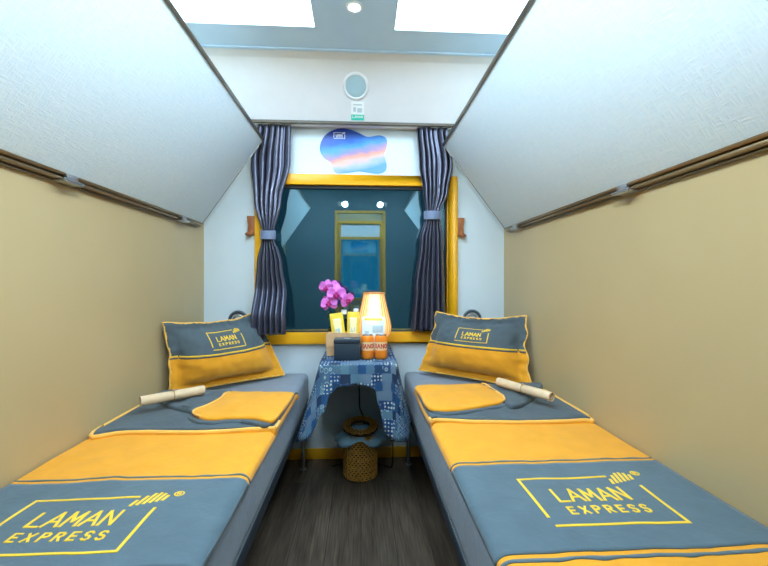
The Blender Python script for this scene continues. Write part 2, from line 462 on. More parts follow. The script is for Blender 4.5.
# white slanted valance above the window
prof = [(2.5, 2.05), (2.408, 2.05), (2.398, 2.06), (2.226, 2.296), (2.206, 2.315), (2.18, 2.324), (2.15, 2.3265), (2.15, 2.33), (2.5, 2.33)]
vb = MB(); n = len(prof)
vb.add([(x, y, z) for x in (XL, XR) for y, z in prof], [tuple(range(n)), tuple(range(n, 2*n))[::-1]] + [(i, n+i, n+(i+1) % n, (i+1) % n) for i in range(n)])
val = struct('trim_1', vb, M['white_panel'], sharp=.35)
struct('trim_2', box(XL, XR, 2.394, 2.408, 2.037, 2.052), M['brown'], smooth=False)
struct('trim_3', box(XL, XR, 2.128, 2.15, 2.3235, 2.33), M['ceiling'], bevel=.002)

# slanted plane of the valance: a = metres along X, b = metres up the slope from its lower edge
VD = Vector((0, -.172, .236)).normalized(); VN = Vector((0, -.236, -.172)).normalized()
def vpt(a, b, h=0): return Vector((a, 2.398, 2.06)) + VD*b + VN*h
VROT = Matrix((Vector((1, 0, 0)), VD, VN)).transposed()
sc_ = vpt(-.029, .186)
t = thing('speaker', sc_, 'round pale grey speaker grille in white panel above the window', 'speaker')
build('rim', MB().lathe([(.058, 0), (.058, .004), (.063, .007), (.072, .005), (.076, 0)], sc_, 40, 0, axis=VROT), M['white_panel'], t)
build('grille', MB().lathe([(0, .007), (.028, .0065), (.053, .004), (.059, .001)], sc_, 40, 0, axis=VROT), M['grille'], t)

# ------------------------------------------------------------------ stroke lettering
GL = {'L': [[(0,1),(0,0),(.75,0)]], 'A': [[(0,0),(.5,1),(1,0)], [(.2,.33),(.8,.33)]], 'M': [[(0,0),(.08,1),(.5,.3),(.92,1),(1,0)]],
      'N': [[(0,0),(0,1),(.85,0),(.85,1)]], 'E': [[(.7,0),(0,0),(0,1),(.7,1)], [(0,.5),(.6,.5)]], 'X': [[(0,0),(.8,1)], [(0,1),(.8,0)]],
      'P': [[(0,0),(0,1),(.5,1),(.72,.87),(.72,.63),(.5,.5),(0,.5)]], 'R': [[(0,0),(0,1),(.5,1),(.72,.87),(.72,.63),(.5,.5),(0,.5)], [(.35,.5),(.75,0)]],
      'S': [[(.7,.86),(.5,1),(.2,1),(.02,.86),(.02,.66),(.2,.53),(.52,.47),(.7,.34),(.7,.14),(.5,0),(.2,0),(0,.14)]],
      'H': [[(0,0),(0,1)], [(.8,0),(.8,1)], [(0,.5),(.8,.5)]], 'O': [[(.45,0),(.12,.15),(0,.5),(.12,.85),(.45,1),(.78,.85),(.9,.5),(.78,.15),(.45,0)]], 'I': [[(0,0),(0,1)]]}
GW = {'L': .75, 'A': 1, 'M': 1, 'N': .85, 'E': .7, 'X': .8, 'P': .72, 'R': .75, 'S': .7, 'H': .8, 'O': .9, 'I': .02}
def ribbon(mb, pts, w, f, h, mi=0, step=.012):
    # a flat stroke of width w with thickness h along pts, mapped by f(a, b, height)
    for (x0, y0), (x1, y1) in zip(pts, pts[1:]):
        dx, dy = x1-x0, y1-y0; ln = math.hypot(dx, dy)
        if ln < 1e-9: continue
        ux, uy = dx/ln, dy/ln; e = w*.45
        n = max(1, int(ln/step)); top = []; bot = []
        for i in range(n+1):
            s = -e + (ln+2*e)*i/n; cx, cy = x0+ux*s, y0+uy*s
            top.append([f(cx-uy*w/2*k, cy+ux*w/2*k, h) for k in (1, -1)])
            bot.append([f(cx-uy*w/2*k, cy+ux*w/2*k, -.0005) for k in (1, -1)])
        rows = [[b[0], t_[0], t_[1], b[1]] for t_, b in zip(top, bot)]
        o = len(mb.v); mb.grid(rows, mi)
        mb.f.append((o, o+1, o+2, o+3)); mb.m.append(mi)
        e_ = o+4*n; mb.f.append((e_+3, e_+2, e_+1, e_)); mb.m.append(mi)
def text(mb, s, x0, x1, y0, y1, w, f, h, gap=.35, mi=0):
    tot = sum(GW[c] for c in s) + gap*(len(s)-1); k = (x1-x0)/tot; x = x0
    for c in s:
        for st in GL[c]: ribbon(mb, [(x+p[0]*k, y0+p[1]*(y1-y0)) for p in st], w, f, h, mi)
        x += (GW[c]+gap)*k
def logo(W, H, f, h, w, reg=True):
    # framed two-line logo with a striped wing across the top right corner
    mb = MB(); sx, sy = W/320, H/215
    F = lambda a, b, hh: f(a*sx, b*sy, hh)
    ww = w/sx
    ribbon(mb, [(0, 36), (0, 215), (250, 215)], ww, F, h, step=12)
    ribbon(mb, [(316, 158), (316, 0), (4, 0)], ww, F, h, step=12)
    text(mb, 'LAMAN', 62, 246, 98, 154, ww*.92, F, h, .32)
    text(mb, 'EXPRESS', 64, 260, 44, 72, ww*.72, F, h, .85)
    for i in range(6):
        x = 250+i*13.5; ln = (20, 36, 44, 42, 34, 20)[i]; yb = 176+i*4
        ribbon(mb, [(x, yb), (x+ln*.22, yb+ln)], ww*1.0, F, h, step=12)
    if reg:
        c = (346, 226); r = 11
        ribbon(mb, [(c[0]+r*cos(q*PI/8), c[1]+r*sin(q*PI/8)) for q in range(17)], ww*.45, F, h, step=12)
        for st in GL['R']: ribbon(mb, [(c[0]-4+p[0]*10, c[1]-5+p[1]*10) for p in st], ww*.35, F, h, step=12)
    return mb

# notice under the speaker
sl = MB(); sl.prism([(-.058, .018), (.018, .018), (.018, .105), (-.058, .105)], lambda a, b: vpt(a, b, 0), lambda a, b: vpt(a, b, .0015))
no = thing('notice_sticker', vpt(-.02, .018), 'small white and teal notice stuck under the round speaker', 'sticker')
build('sheet', sl, M['print_white'], no, smooth=False)
build('teal_strip', MB().prism([(-.058, .002), (.018, .002), (.018, .034), (-.058, .034)], lambda a, b: vpt(a, b, .0005), lambda a, b: vpt(a, b, .0022)), M['teal'], no, smooth=False)
tx = MB(); text(tx, 'LAMAN', -.05, .01, .016, .028, .0026, lambda a, b, h: vpt(a, b, .0022+h), .0006)
build('lettering', tx, M['print_white'], no, smooth=False)
pg = MB()
for a0, a1, b0, b1 in ((-.045, -.03, .05, .075), (-.022, .006, .046, .07), (-.045, .006, .085, .092)):
    pg.prism([(a0, b0), (a1, b0), (a1, b1), (a0, b1)], lambda a, b: vpt(a, b, .001), lambda a, b: vpt(a, b, .002))
build('print', pg, M['print_grey'], no, smooth=False)

# cloud shaped sunset decal above the window
SX, SZ = -.254, 1.772
o_px = [(94,322),(92,270),(110,215),(150,165),(210,130),(280,115),(350,125),(420,152),(480,180),(530,182),(590,170),(640,180),(664,215),(658,280),(640,330),(652,380),(662,440),(640,485),(580,500),(500,492),(420,482),(340,495),(230,500),(200,455),(180,408),(130,375)]
poly = smooth_closed([(SX+.002+(x-94)/8.53*.0062, 2.05-(y-115)/8.53*.0062) for x, y in o_px], 3)
dc = thing('cloud_decal', (SX+.2, YB, SZ), 'cloud-shaped sunset sky decal on pale wall above the window', 'decal')
build('panel', MB().prism(poly, lambda a, b: Vector((a, YB, b)), lambda a, b: Vector((a, YB-.003, b))), M['sunset'], dc, smooth=False)
build('emblem', logo(.068, .036, lambda a, b, h: Vector((-.168+a, YB-.003-h, 1.985+b)), .0006, .0036, False), M['print_white'], dc, smooth=False)

# ------------------------------------------------------------------ lights of the place, plus an added corridor fill
for i, (x0, x1) in enumerate(LX):
    side = ('left', 'right')[i]
    t = thing('ceiling_light', ((x0+x1)/2, sum(LY)/2, ZC), 'long glowing ceiling light recessed on the %s side of the downlight' % side, 'ceiling light', 'recessed ceiling lights')
    h = MB(); zt = ZC+.10; y0, y1 = LY
    h.add([(x0,y0,ZC-.003),(x1,y0,ZC-.003),(x1,y1,ZC-.003),(x0,y1,ZC-.003),(x0,y0,zt),(x1,y0,zt),(x1,y1,zt),(x0,y1,zt)], [(0,1,5,4),(1,2,6,5),(2,3,7,6),(3,0,4,7)])
    build('housing', h, M['white_paint'], t, smooth=False, solid=.004)
    build('diffuser', box(x0+.003, x1-.003, y0+.003, y1-.003, zt-.012, zt), M['diffuser'], t, smooth=False)
dl = (-.030, 1.80, ZC)
t = thing('downlight', dl, 'small round downlight between the two ceiling lights', 'downlight')
build('rim', MB().lathe([(.026, -.004), (.034, -.006), (.038, -.001), (.038, 0)], dl, 28), M['white_plastic'], t)
build('lens', MB().lathe([(0, -.006), (.02, -.005), (.027, -.002)], dl, 28), M['corridor_led'], t)

for x, w_ in ((-.27, 'left'), (.31, 'right')):
    p = Vector((x, YF, 2.08))
    t = thing('spotlight', p, 'small tilted wall spotlight over the door, %s of the frame' % w_, 'spotlight', 'door spotlights')
    build('mount', box(x-.02, x+.02, YF, YF+.02, 2.06, 2.10), M['white_plastic'], t, bevel=.002)
    a = Vector((x, YF+.03, 2.09)); d = Vector((.12*(1 if x < 0 else -1), .16, -.05)).normalized()
    build('lamp_head', MB().tube([a-d*.02, a+d*.075], [.020, .024], 16), M['white_plastic'], t)
    build('lens', MB().tube([a+d*.075, a+d*.079], [.020, .018], 16), M['led'], t)
    sl_ = bpy.data.lights.new('spot_beam', 'SPOT'); sl_.energy = 98; sl_.color = (.72, .88, 1); sl_.spot_size = 1.65; sl_.spot_blend = 1; sl_.shadow_soft_size = .03
    so = bpy.data.objects.new('spot_beam', sl_); COL.objects.link(so); so.parent = t
    so.location = a+d*.12-p
    so.rotation_euler = (Vector((-.75 if x > 0 else .72, 1.0, 1.80))-(a+d*.12)).to_track_quat('-Z', 'Y').to_euler()
cl = thing('corridor_light', (0, -.55, ZC), 'flat white ceiling light of the corridor behind the door', 'ceiling light')  # added to brighten the room through the doorway
build('housing', box(-.5, .5, -.68, -.42, ZC-.03, ZC), M['white_paint'], cl, bevel=.004)
build('diffuser', box(-.48, .48, -.66, -.44, ZC-.036, ZC-.03), M['corridor_led'], cl, smooth=False)

# ------------------------------------------------------------------ upper berths folded up
def upper_berth(side):
    sgn = -1 if side == 'left' else 1
    lo, hi = ((-.922, 1.431), (-.570, 1.932)) if sgn < 0 else ((.874, 1.415), (.493, 1.920))
    y0, y1 = .45, 2.382
    lo, hi = Vector((lo[0], 0, lo[1])), Vector((hi[0], 0, hi[1]))
    e = (hi-lo).normalized(); nrm = Vector((-e.z*sgn*-1, 0, e.x*sgn*-1))
    if nrm.z > 0: nrm = -nrm                       # points down into the room
    Lw = (hi-lo).length
    def P(a, y, h): return lo + e*a + nrm*h + Vector((0, y, 0))
    t = thing('upper_berth', ((lo.x+hi.x)/2, (y0+y1)/2, lo.z), 'pale blue textured upper berth folded up on the %s wall' % side, 'berth', 'folded upper berths')
    mb = MB(); mb.add([P(a, y, h) for h in (0, -.075) for y in (y0, y1) for a in (0.004, Lw-.004)], [(0,2,3,1),(4,5,7,6),(0,1,5,4),(2,6,7,3),(0,4,6,2),(1,3,7,5)])
    build('panel', mb, M['bunk'], t, smooth=True, bevel=.006)
    def bar(a0, a1, h0, h1, ya, yb):
        m = MB(); m.add([P(a, y, h) for h in (h0, h1) for y in (ya, yb) for a in (a0, a1)], [(0,2,3,1),(4,5,7,6),(0,1,5,4),(2,6,7,3),(0,4,6,2),(1,3,7,5)]); return m
    build('edge_trim', bar(Lw-.012, Lw+.004, -.078, .006, y0, y1+.004), M['alu'], t, bevel=.003)
    build('edge_trim', bar(-.003, .007, -.078, .004, y0, y1+.004), M['bronze'], t, bevel=.003)
    build('end_trim', bar(.0, Lw, -.077, .002, y1-.001, y1+.004), M['alu'], t, bevel=.002)
    wx = XL if sgn < 0 else XR
    xa, xb = sorted((wx, wx-sgn*.030))
    build('support_rail', MB().box(xa, xb, y0, y1, lo.z-.016, lo.z-.005), M['bronze'], t, bevel=.003)
    xa2, xb2 = sorted((wx, wx-sgn*.012))
    build('lower_rail', MB().box(xa2, xb2, y0, y1, lo.z-.023, lo.z-.018), M['alu'], t, bevel=.002)
    for hy in ((1.33, 2.14) if sgn < 0 else (1.29, 2.22)):
        hb = MB(); xh = lo.x
        xi, xo = sorted((wx-sgn*.002, wx-sgn*.05))
        hb.box(xi, xo, hy-.045, hy+.035, lo.z-.024, lo.z-.018)
        xi, xo = sorted((wx-sgn*.034, wx-sgn*.044))
        hb.box(xi, xo, hy-.03, hy+.02, lo.z-.018, lo.z+.004)
        hb.tube([(wx-sgn*.047, hy-.05, lo.z-.016), (wx-sgn*.047, hy+.04, lo.z-.016)], .0045, 10)
        build('hinge', hb, M['steel'], t, bevel=.0015)
    return t
upper_berth('left'); upper_berth('right')

# ------------------------------------------------------------------ lower berths
ZB = .53
def lower_berth(side):
    x0, x1 = (XL+.004, -.325) if side == 'left' else (.272, XR-.004)
    xin, xout, sg = (x1, x0, 1) if side == 'left' else (x0, x1, -1)
    y0, y1 = .42, 2.488
    t = thing('lower_berth', ((x0+x1)/2, (y0+y1)/2, 0), 'grey lower berth with slate mattress along the %s wall' % side, 'berth', 'made-up lower berths')
    # mattress cross section with soft wrinkled side
    rows = []
    ny = 70
    for i in range(ny+1):
        y = y0+.0+(y1-y0)*i/ny; r = []
        def q(x, z, wr): 
            d = wr*(nz(y*3, z*9, 1.3)*.006 + nz(y*9, z*4, 5)*.003)
            return Vector((x+sg*d, y, z))
        prof = [(xout, .366, 0), (xin-sg*.012, .366, 0), (xin-sg*.001, .374, .3), (xin+sg*.001, .40, 1), (xin-sg*.001, .44, 1), (xin, .48, 1), (xin-sg*.002, .51, .6), (xin-sg*.008, .524, .3), (xin-sg*.02, ZB, 0), (xin-sg*.10, ZB+.001, 0), (xin-sg*.3, ZB+.001, 0), (xout, ZB, 0)]
        rows.append([q(x, z, w_) for x, z, w_ in prof])
    mb = MB().grid(rows, 0, True); k = len(rows[0])
    mb.f.append(tuple(range(k))); mb.m.append(0); mb.f.append(tuple(ny*k+j for j in range(k))[::-1]); mb.m.append(0)
    mt = build('mattress', mb, M['sheet'], t, sharp=1.2)
    build('piping', MB().tube([(xin-sg*.001, y, .372+.002*nz(y*5, 2)) for y in [y0+(y1-y0)*i/50 for i in range(51)]], .005, 8), M['slate'], mt)
    fr = MB(); fr.box(min(xout, xin-sg*.004), max(xout, xin-sg*.004), y0+.005, y1-.004, .30, .364)
    build('frame', fr, M['berth'], t, bevel=.006)
    for lx in (xin-sg*.012, xout+sg*.05):
        for ly in ((2.355 if side == 'left' else 2.385), y0+.1):
            build('leg', MB().tube([(lx, ly, 0), (lx, ly, .006), (lx, ly, .0061), (lx, ly, .305)], [.020, .020, .011, .011], 14), M['steel'], t, sharp=.5)
    return t
lower_berth('left'); lower_berth('right')

# ------------------------------------------------------------------ duvets
def slab(poly, z0, th, cx, cy, dome=.006, wr=.003, seed=0, out=.004):
    mb = MB(); n = len(poly); rows = []
    for s, z in ((.985, 0), (1.0, .15), (1.0, .6), (.992, .88), (.975, 1)):
        rows.append([Vector((cx+(x-cx)*s, cy+(y-cy)*s, z0+th*z)) for x, y in poly])
    for s in (.93, .85, .72, .55, .35, .15):
        rows.append([Vector((cx+(x-cx)*s, cy+(y-cy)*s, z0+th+dome*(1-s*s)+wr*(nz(x*s*7+cx, y*s*7, seed)*1.2+nz((cx+(x-cx)*s)*16, (cy+(y-cy)*s)*9, seed+3)))) for x, y in poly])
    mb.grid(rows, 0, True); k = len(rows)
    mb.f.append(tuple((k-1)*n+j for j in range(n))); mb.m.append(0)
    mb.f.append(tuple(range(n))[::-1]); mb.m.append(0)
    return mb

def duvet(side):
    L_ = side == 'left'
    xin, xw = (-.319, -.948) if L_ else (.270, .900)
    sg = 1 if L_ else -1
    yb0, yb1 = .44, 1.53
    zt = .551
    def edge_x(y):                                    # inner edge wanders a little, as cloth does
        return xin + .004*nz(y*2.3, 3 if L_ else 8) - (sg*.006*max(0, y-1.2) if not L_ else -sg*.004)
    def h(x, y):
        d = abs(edge_x(y)-x); z = zt + .0028*nz(x*5, y*5, 2 if L_ else 6) + .0016*nz(x*14, y*9, 4)
        if d < .03: z -= .020*(1-math.sqrt(max(0, 1-(1-d/.03)**2)))
        return z
    t = thing('duvet', ((xin+xw)/2, 1.2, ZB), 'yellow duvet with slate band and folded top on the %s berth' % side, 'duvet', 'made-up duvets')
    nx, ny = 44, 80; rows = []
    us = [1-(1-i/nx)**1.0 for i in range(nx+1)]
    for j in range(ny+1):
        y = yb0+(yb1-yb0)*j/ny; r = []
        e = edge_x(y)
        for i in range(nx+1):
            u = i/nx; u = u**1.6
            x = e + (xw-e)*u
            r.append(Vector((x, y, h(x, y))))
        r.insert(0, Vector((e+sg*.001, y, ZB-.004))); r.append(Vector((xw, y, ZB+.002)))
        rows.append(r)
    mb = MB().grid(rows, 0, True); k = nx+3
    mb.f.append(tuple(range(k))); mb.m.append(0); mb.f.append(tuple(ny*k+j for j in range(k))[::-1]); mb.m.append(0)
    cover = build('cover', mb, M['yellow'], t, sharp=1.3)
    # sewn slate band and the seam lines beside it
    ya, yb = (.79, 1.135) if L_ else (.785, 1.172)
    def wav(y, x, s): return y + .004*nz(x*8, s, 1) + .002*nz(x*30, s, 2)
    def strip(f0, f1, z, rowsn, name, mat, xa=0, xb=1):
        rows = []
        for j in range(rowsn+1):
            r = []
            for i in range(61):
                u = (xa+(xb-xa)*i/60)**1.4
                ym = (f0(0)+f1(0))/2; e = edge_x(ym)+sg*.0006
                x = e+(xw-e)*u
                y0_, y1_ = f0(x), f1(x); y = y0_+(y1_-y0_)*j/rowsn
                r.append(Vector((x, y, h(x, y)+z)))
            if xa == 0: r.insert(0, Vector((r[0].x+sg*.0016, r[0].y, ZB-.002)))
            rows.append(r)
        return build(name, MB().grid(rows), mat, t, fixn=True, solid=.0024)
    strip(lambda x: wav(ya, x, 1), lambda x: wav(yb, x, 2), .0012, 40, 'band', M['slate_dark'])
    strip(lambda x: wav(yb, x, 2)+.016, lambda x: wav(yb, x, 2)+.022+.004*nz(x*22, 5), .0008, 1, 'seam_line', M['slate_dark'])
    strip(lambda x: wav(ya, x, 1)-.023-.004*nz(x*22, 9), lambda x: wav(ya, x, 1)-.014, .0008, 1, 'seam_line', M['slate_dark'])
    if L_: lx, ly = -.806, .838
    else: lx, ly = .432, .866
    build('logo', logo(.316, .205 if L_ else .213, lambda a, b, hh: Vector((lx+a, ly+b, h(lx+a, ly+b)+.0024+hh)), (.0012), .0072, True), M['thread'], t, smooth=False)
    # folded top end: slate lining up, then the inner half turned over to yellow again
    if L_:
        A = [(-.951,1.49),(-.84,1.492),(-.582,1.482),(-.345,1.500),(-.318,1.512),(-.314,1.60),(-.312,1.90),(-.33,1.935),(-.60,1.94),(-.90,1.96),(-.951,1.94)]
        B = [(-.606,1.884),(-.461,1.884),(-.322,1.872),(-.306,1.812),(-.312,1.62),(-.330,1.500),(-.409,1.532),(-.49,1.541),(-.568,1.530),(-.637,1.578),(-.660,1.63),(-.634,1.690),(-.614,1.785)]
        C = [(-.936,1.915),(-.755,1.936),(-.60,1.915),(-.603,1.78),(-.628,1.69),(-.668,1.635),(-.720,1.655),(-.80,1.71),(-.880,1.795)]
        cB, cA, cC = (-.47, 1.70), (-.62, 1.72), (-.73, 1.81)
    else:
        A = [(.270,1.575),(.30,1.555),(.475,1.528),(.674,1.510),(.86,1.522),(.902,1.54),(.902,1.79),(.902,1.96),(.80,1.975),(.55,1.965),(.30,1.97),(.270,1.94)]
        B = [(.272,1.950),(.438,1.962),(.602,1.966),(.622,1.88),(.632,1.79),(.632,1.742),(.602,1.675),(.5,1.622),(.371,1.582),(.30,1.590),(.270,1.64),(.268,1.79)]
        C = [(.60,1.957),(.765,1.965),(.895,1.985),(.890,1.915),(.786,1.766),(.69,1.655),(.62,1.62),(.615,1.69),(.632,1.77),(.615,1.85)]
        cB, cA, cC = (.45, 1.79), (.58, 1.75), (.71, 1.82)
    As = smooth_closed(A, 6); Bs = smooth_closed(B, 6); Cs = smooth_closed(C, 6)
    Au = [(x+sg*(.004 if abs(x-xin) < .1 else 0), y-(.020 if y < cA[1] else 0)) for x, y in As]
    fold = build('folded_end', slab(As, ZB+.024, .014, *cA, dome=.004, wr=.004, seed=1), M['slate'], t, sharp=1.2)
    build('under_layer', slab(Au, ZB+.002, .028, *cA, dome=0, wr=0, seed=1), M['yellow'], fold, sharp=1.2)
    nA = [p for p in As if p[1] < 1.60]
    nA.sort(key=lambda p: p[0])
    build('piping', MB().tube([(x, y-.012, ZB+.029+.003*nz(x*12, y)) for x, y in nA], .0075, 8), M['piping'], fold)
    lin_ = [(x+((x-cB[0])*.03 if abs(x-xin) > .12 else -sg*.012)-(.008 if x < cB[0]-.1 and L_ else 0)+(.008 if x > cB[0]+.1 and not L_ else 0), y-(.018 if y < cB[1] else 0)) for x, y in Bs]
    lin_ = [(min(x, -.308) if L_ else max(x, .270), y) for x, y in lin_]
    fl = build('turned_flap', slab(Bs, ZB+.042, .016, *cB, dome=.008, wr=.005, seed=3), M['yellow'], t, sharp=1.2)
    build('flap_lining', slab(lin_, ZB+.032, .016, *cB, dome=.0, wr=0, seed=3), M['slate'], fl, sharp=1.2)
    curl = [p for p in Bs if (p[0] < -.60 if L_ else p[0] > .592)]
    curl.sort(key=lambda p: p[1])
    build('piping', MB().tube(smooth_open([(x, y, ZB+.058) for x, y in curl], 2), .0045, 8), M['piping'], fl)
    cf = build('corner_flap', slab(Cs, ZB+.036, .02, *cC, dome=.012, wr=.010, seed=9), M['slate'], t, sharp=1.2)
    # piping along the wall edge of the fold
    xs_ = xw-sg*.004
    build('piping', MB().tube([(xw+sg*.006, y, ZB+.040+.002*nz(y*9, 1)) for y in [1.52+.44*i/20 for i in range(21)]], .005, 8), M['piping'], fold)
    return t
duvet('left'); duvet('right')

# cream paper tubes lying on the folded duvets
def paper_tube(a, b, label):
    a, b = Vector(a), Vector(b); d = (b-a).normalized()
    t = thing('paper_tube', (a+b)/2-Vector((0, 0, .02)), label, 'rolled tube', 'cream paper tubes')
    mb = MB(); u = d.cross(Vector((0, 0, 1))).normalized(); w = u.cross(d)
    rows = []
    for i in range(13):
        p = a+(b-a)*i/12
        pin = 1-.10*math.exp(-((i/12-.5)/.05)**2)
        rows.append([p+(u*cos(q)+w*sin(q))*(.0195+.001*nz(i*.7, q, 2))*pin for q in [2*PI*k/24 for k in range(24)]])
    inner = lambda i: [rows[i][k]+(a+(b-a)*(i/12)-rows[i][k])*.18 for k in range(24)]
    r0, r1 = inner(0), inner(12)
    rows = [[p+d*.05 for p in r0], r0]+rows+[r1, [p-d*.05 for p in r1]]
    mb.grid(rows, 0, True); k = len(rows)-1
    mb.f.append(tuple(range(24))); mb.m.append(0); mb.f.append(tuple(k*24+j for j in range(24))[::-1]); mb.m.append(0)
    build('roll', mb, M['cream_paper'], t, sharp=.9)
    c = (a+b)/2
    build('tie_band', MB().tube([c+(u*cos(q)+w*sin(q))*.0195 for q in [2*PI*k/28 for k in range(28)]], .0022, 6, closed=True).tube([c+w*.019, c+w*.024+u*.004, c+w*.021+u*.012], .002, 6), M['twine'], t)
    # rolled inner leaf seen at the ends
    for e_, s_ in ((a, 1), (b, -1)):
        sp = [[e_+d*s_*z+(u*cos(q)+w*sin(q))*(.006+.0009*q) for z in (.003, .03)] for q in [k*.4 for k in range(22)]]
        build('inner_leaf', MB().grid(sp), M['cream_paper'], t, solid=.0008)
paper_tube((-.876, 1.642, .622), (-.690, 1.800, .622), 'cream rolled paper tube lying on the left duvet')
paper_tube((.652, 1.866, .622), (.786, 1.606, .622), 'cream rolled paper tube lying on the right duvet')

# ------------------------------------------------------------------ pillows
def pillow(side, TL, TR, BR, BL, logo_uv):
    TL, TR, BR, BL = map(Vector, (TL, TR, BR, BL))
    nrm = ((BR-BL).cross(TL-BL)).normalized()
    if nrm.y > 0: nrm = -nrm
    sd = 2 if side == 'left' else 5
    def base(u, v):
        p = BL*(1-u)*(1-v)+BR*u*(1-v)+TR*u*v+TL*(1-u)*v
        up = (TL-BL).normalized(); ac = (BR-BL).normalized()
        p = p - up*.030*sin(PI*u)*v**3                             # sagging top edge
        p = p + up*.008*sin(PI*u)*(1-v)**3
        p = p + ac*(.016*sin(PI*v)*((1-u)**3-u**3))                # waisted sides
        p = p + ac*.014*nz(v*6, u*2, sd)*((1-u)**4+u**4) + up*.008*nz(u*5, v*2, sd+4)*(v**4)
        return p
    def infl(u, v):
        fu = .07; fv = .10
        a = max(0, min(1, (u-fu)/(1-2*fu))); b = max(0, min(1, (v-fv)/(1-2*fv)))**.85
        f = (max(0, 1-abs(2*a-1)**2.6)*max(0, 1-abs(2*b-1)**2.0))**.62
        return f
    def front(u, v, hh=0):
        f = infl(u, v); wr = .007*nz(u*6, v*6, sd)*f+.004*nz(u*17, v*11, sd+1)+.009*nz(u*22, v*14, sd+2)*(1-f)
        return base(u, v)+nrm*(.098*f+wr+.004+hh)
    def back(u, v): return base(u, v)-nrm*(.035*infl(u, v)+.003)
    t = thing('pillow', (BL+BR)/2, 'slate and yellow pillow with gold piping propped at the head of the %s berth' % side, 'pillow', 'logo pillows')
    nu, nv = 48, 32; sv = .505
    vs = sorted(set([j/nv for j in range(nv+1)]+[sv]))
    nv = len(vs)-1
    def bandm(v): return 1 if v < sv-1e-6 else 0
    mb = MB()
    for fn in (front, back):
        o = len(mb.v); mb.v += [fn(i/nu, v) for v in vs for i in range(nu+1)]
        for j in range(nv):
            for i in range(nu):
                q = (o+j*(nu+1)+i, o+j*(nu+1)+i+1, o+(j+1)*(nu+1)+i+1, o+(j+1)*(nu+1)+i)
                mb.f.append(q if fn is front else q[::-1]); mb.m.append(bandm(vs[j]))
    per = [(i/nu, 0) for i in range(nu)]+[(1, v) for v in vs[:-1]]+[(1-i/nu, 1) for i in range(nu)]+[(0, v) for v in reversed(vs[1:])]
    n = len(per); o = len(mb.v)
    mb.v += [front(*p) for p in per]+[back(*p) for p in per]
    for i in range(n):
        mb.f.append((o+i, o+(i+1) % n, o+n+(i+1) % n, o+n+i)); mb.m.append(bandm(per[i][1]))
    build('cover', mb, [M['slate'], M['yellow']], t, sharp=1.4)
    build('piping', MB().tube([base(*p) for p in per], .0048, 8, closed=True), M['piping'], t)
    for vv, mat, nm, w in ((sv+.010, M['thread'], 'stripe', .022), (sv-.014, M['slate'], 'seam_stripe', .020)):
        rows = [[front(i/60, vv+k*w, .0012) for i in range(61)] for k in (-.5, .5)]
        build(nm, MB().grid(rows), mat, t, solid=.002)
    u0, u1, v0, v1 = logo_uv
    build('logo', logo(1, 1, lambda a, b, hh: front(u0+(u1-u0)*a, v0+(v1-v0)*b, .001+hh*.0012), 1, .026, False), M['thread'], t, smooth=False)
pillow('left', (-.936, 1.945, .903), (-.612, 2.462, .914), (-.452, 2.392, .546), (-.915, 1.972, .556), (.33, .66, .585, .84))
pillow('right', (.455, 2.375, .916), (.882, 2.088, .914), (.870, 1.992, .543), (.350, 2.405, .562), (.35, .68, .585, .80))

# ------------------------------------------------------------------ curtains
def curtain(side, prof, ztie, label):
    zt, zb = 2.035, prof[-1][0]
    t = thing('curtain', ((prof[0][1]+prof[0][2])/2, 2.435, zb), label, 'curtain', 'window curtains')
    tabL = [(-z, a) for z, a, b in prof]; tabR = [(-z, b) for z, a, b in prof]
    nf = 6; nc = 240; rows = []; nr = 60; sd = 3 if side == 'left' else 11
    for j in range(nr+1):
        z = zt+(zb-zt)*j/nr; a, b = interp(tabL, -z), interp(tabR, -z)
        tie = math.exp(-((z-ztie)/.10)**2); r = []
        amp = .029-.008*tie
        for i in range(nc+1):
            u = i/nc
            ph = 2*PI*nf*(u+.05*nz(u*2.5, z*.9, sd))
            k = .6+.7*nz(u*4.1, z*.7, sd+2)
            y = 2.434+amp*(sin(ph)*k+.15*sin(2*ph+1.3+z*2)) + .010*nz(u*2, z*2, sd+5)*(1-tie)
            y = min(y, 2.468)
            if side == 'left' and z < 1.05: y -= .088*min(1, (1.05-z)/.15)
            x = a+(b-a)*(u+.018*sin(ph+PI/2))
            r.append(Vector((x, y, z+(.006*nz(u*9, sd) if j == nr else 0))))
        rows.append(r)
    build('drape', MB().grid(rows), M['curtain'], t, fixn=False, solid=.0025, sharp=3)
    a, b = interp(tabL, -ztie), interp(tabR, -ztie); cx = (a+b)/2; rx = (b-a)/2+.010
    rows = []
    for dz in (.026, .021, -.021, -.026):
        r = [];
        for k in range(40):
            q = 2*PI*k/40; rr = 1 if abs(dz) < .025 else .985
            yy = 2.432+.042*sin(q)*rr; yy = min(yy, 2.469)
            r.append(Vector((cx+rx*cos(q)*rr, yy, ztie+dz+.012*cos(q)*(1 if side == 'left' else -1)*0+.004*sin(q))))
        rows.append(r)
    build('tieback', MB().grid(rows, 0, True), M['tie'], t, solid=.003)
curtain('left', [(2.035, -.622, -.424), (1.82, -.662, -.428), (1.58, -.640, -.480), (1.375, -.590, -.522), (1.20, -.624, -.474), (1.0, -.636, -.446), (.79, -.642, -.440)], 1.375, 'slate satin curtain tied back at the left side of the window')
curtain('right', [(2.035, .338, .525), (1.81, .352, .558), (1.65, .376, .530), (1.502, .396, .480), (1.35, .356, .500), (1.05, .322, .512), (.795, .304, .520)], 1.502, 'slate satin curtain tied back at the right side of the window')
t = thing('curtain_rail', (-.03, 2.435, 2.045), 'thin pale curtain rail under the white panel above the window', 'curtain rail')
build('rail', box(-.70, .60, 2.425, 2.445, 2.038, 2.05), M['white_plastic'], t, bevel=.002)

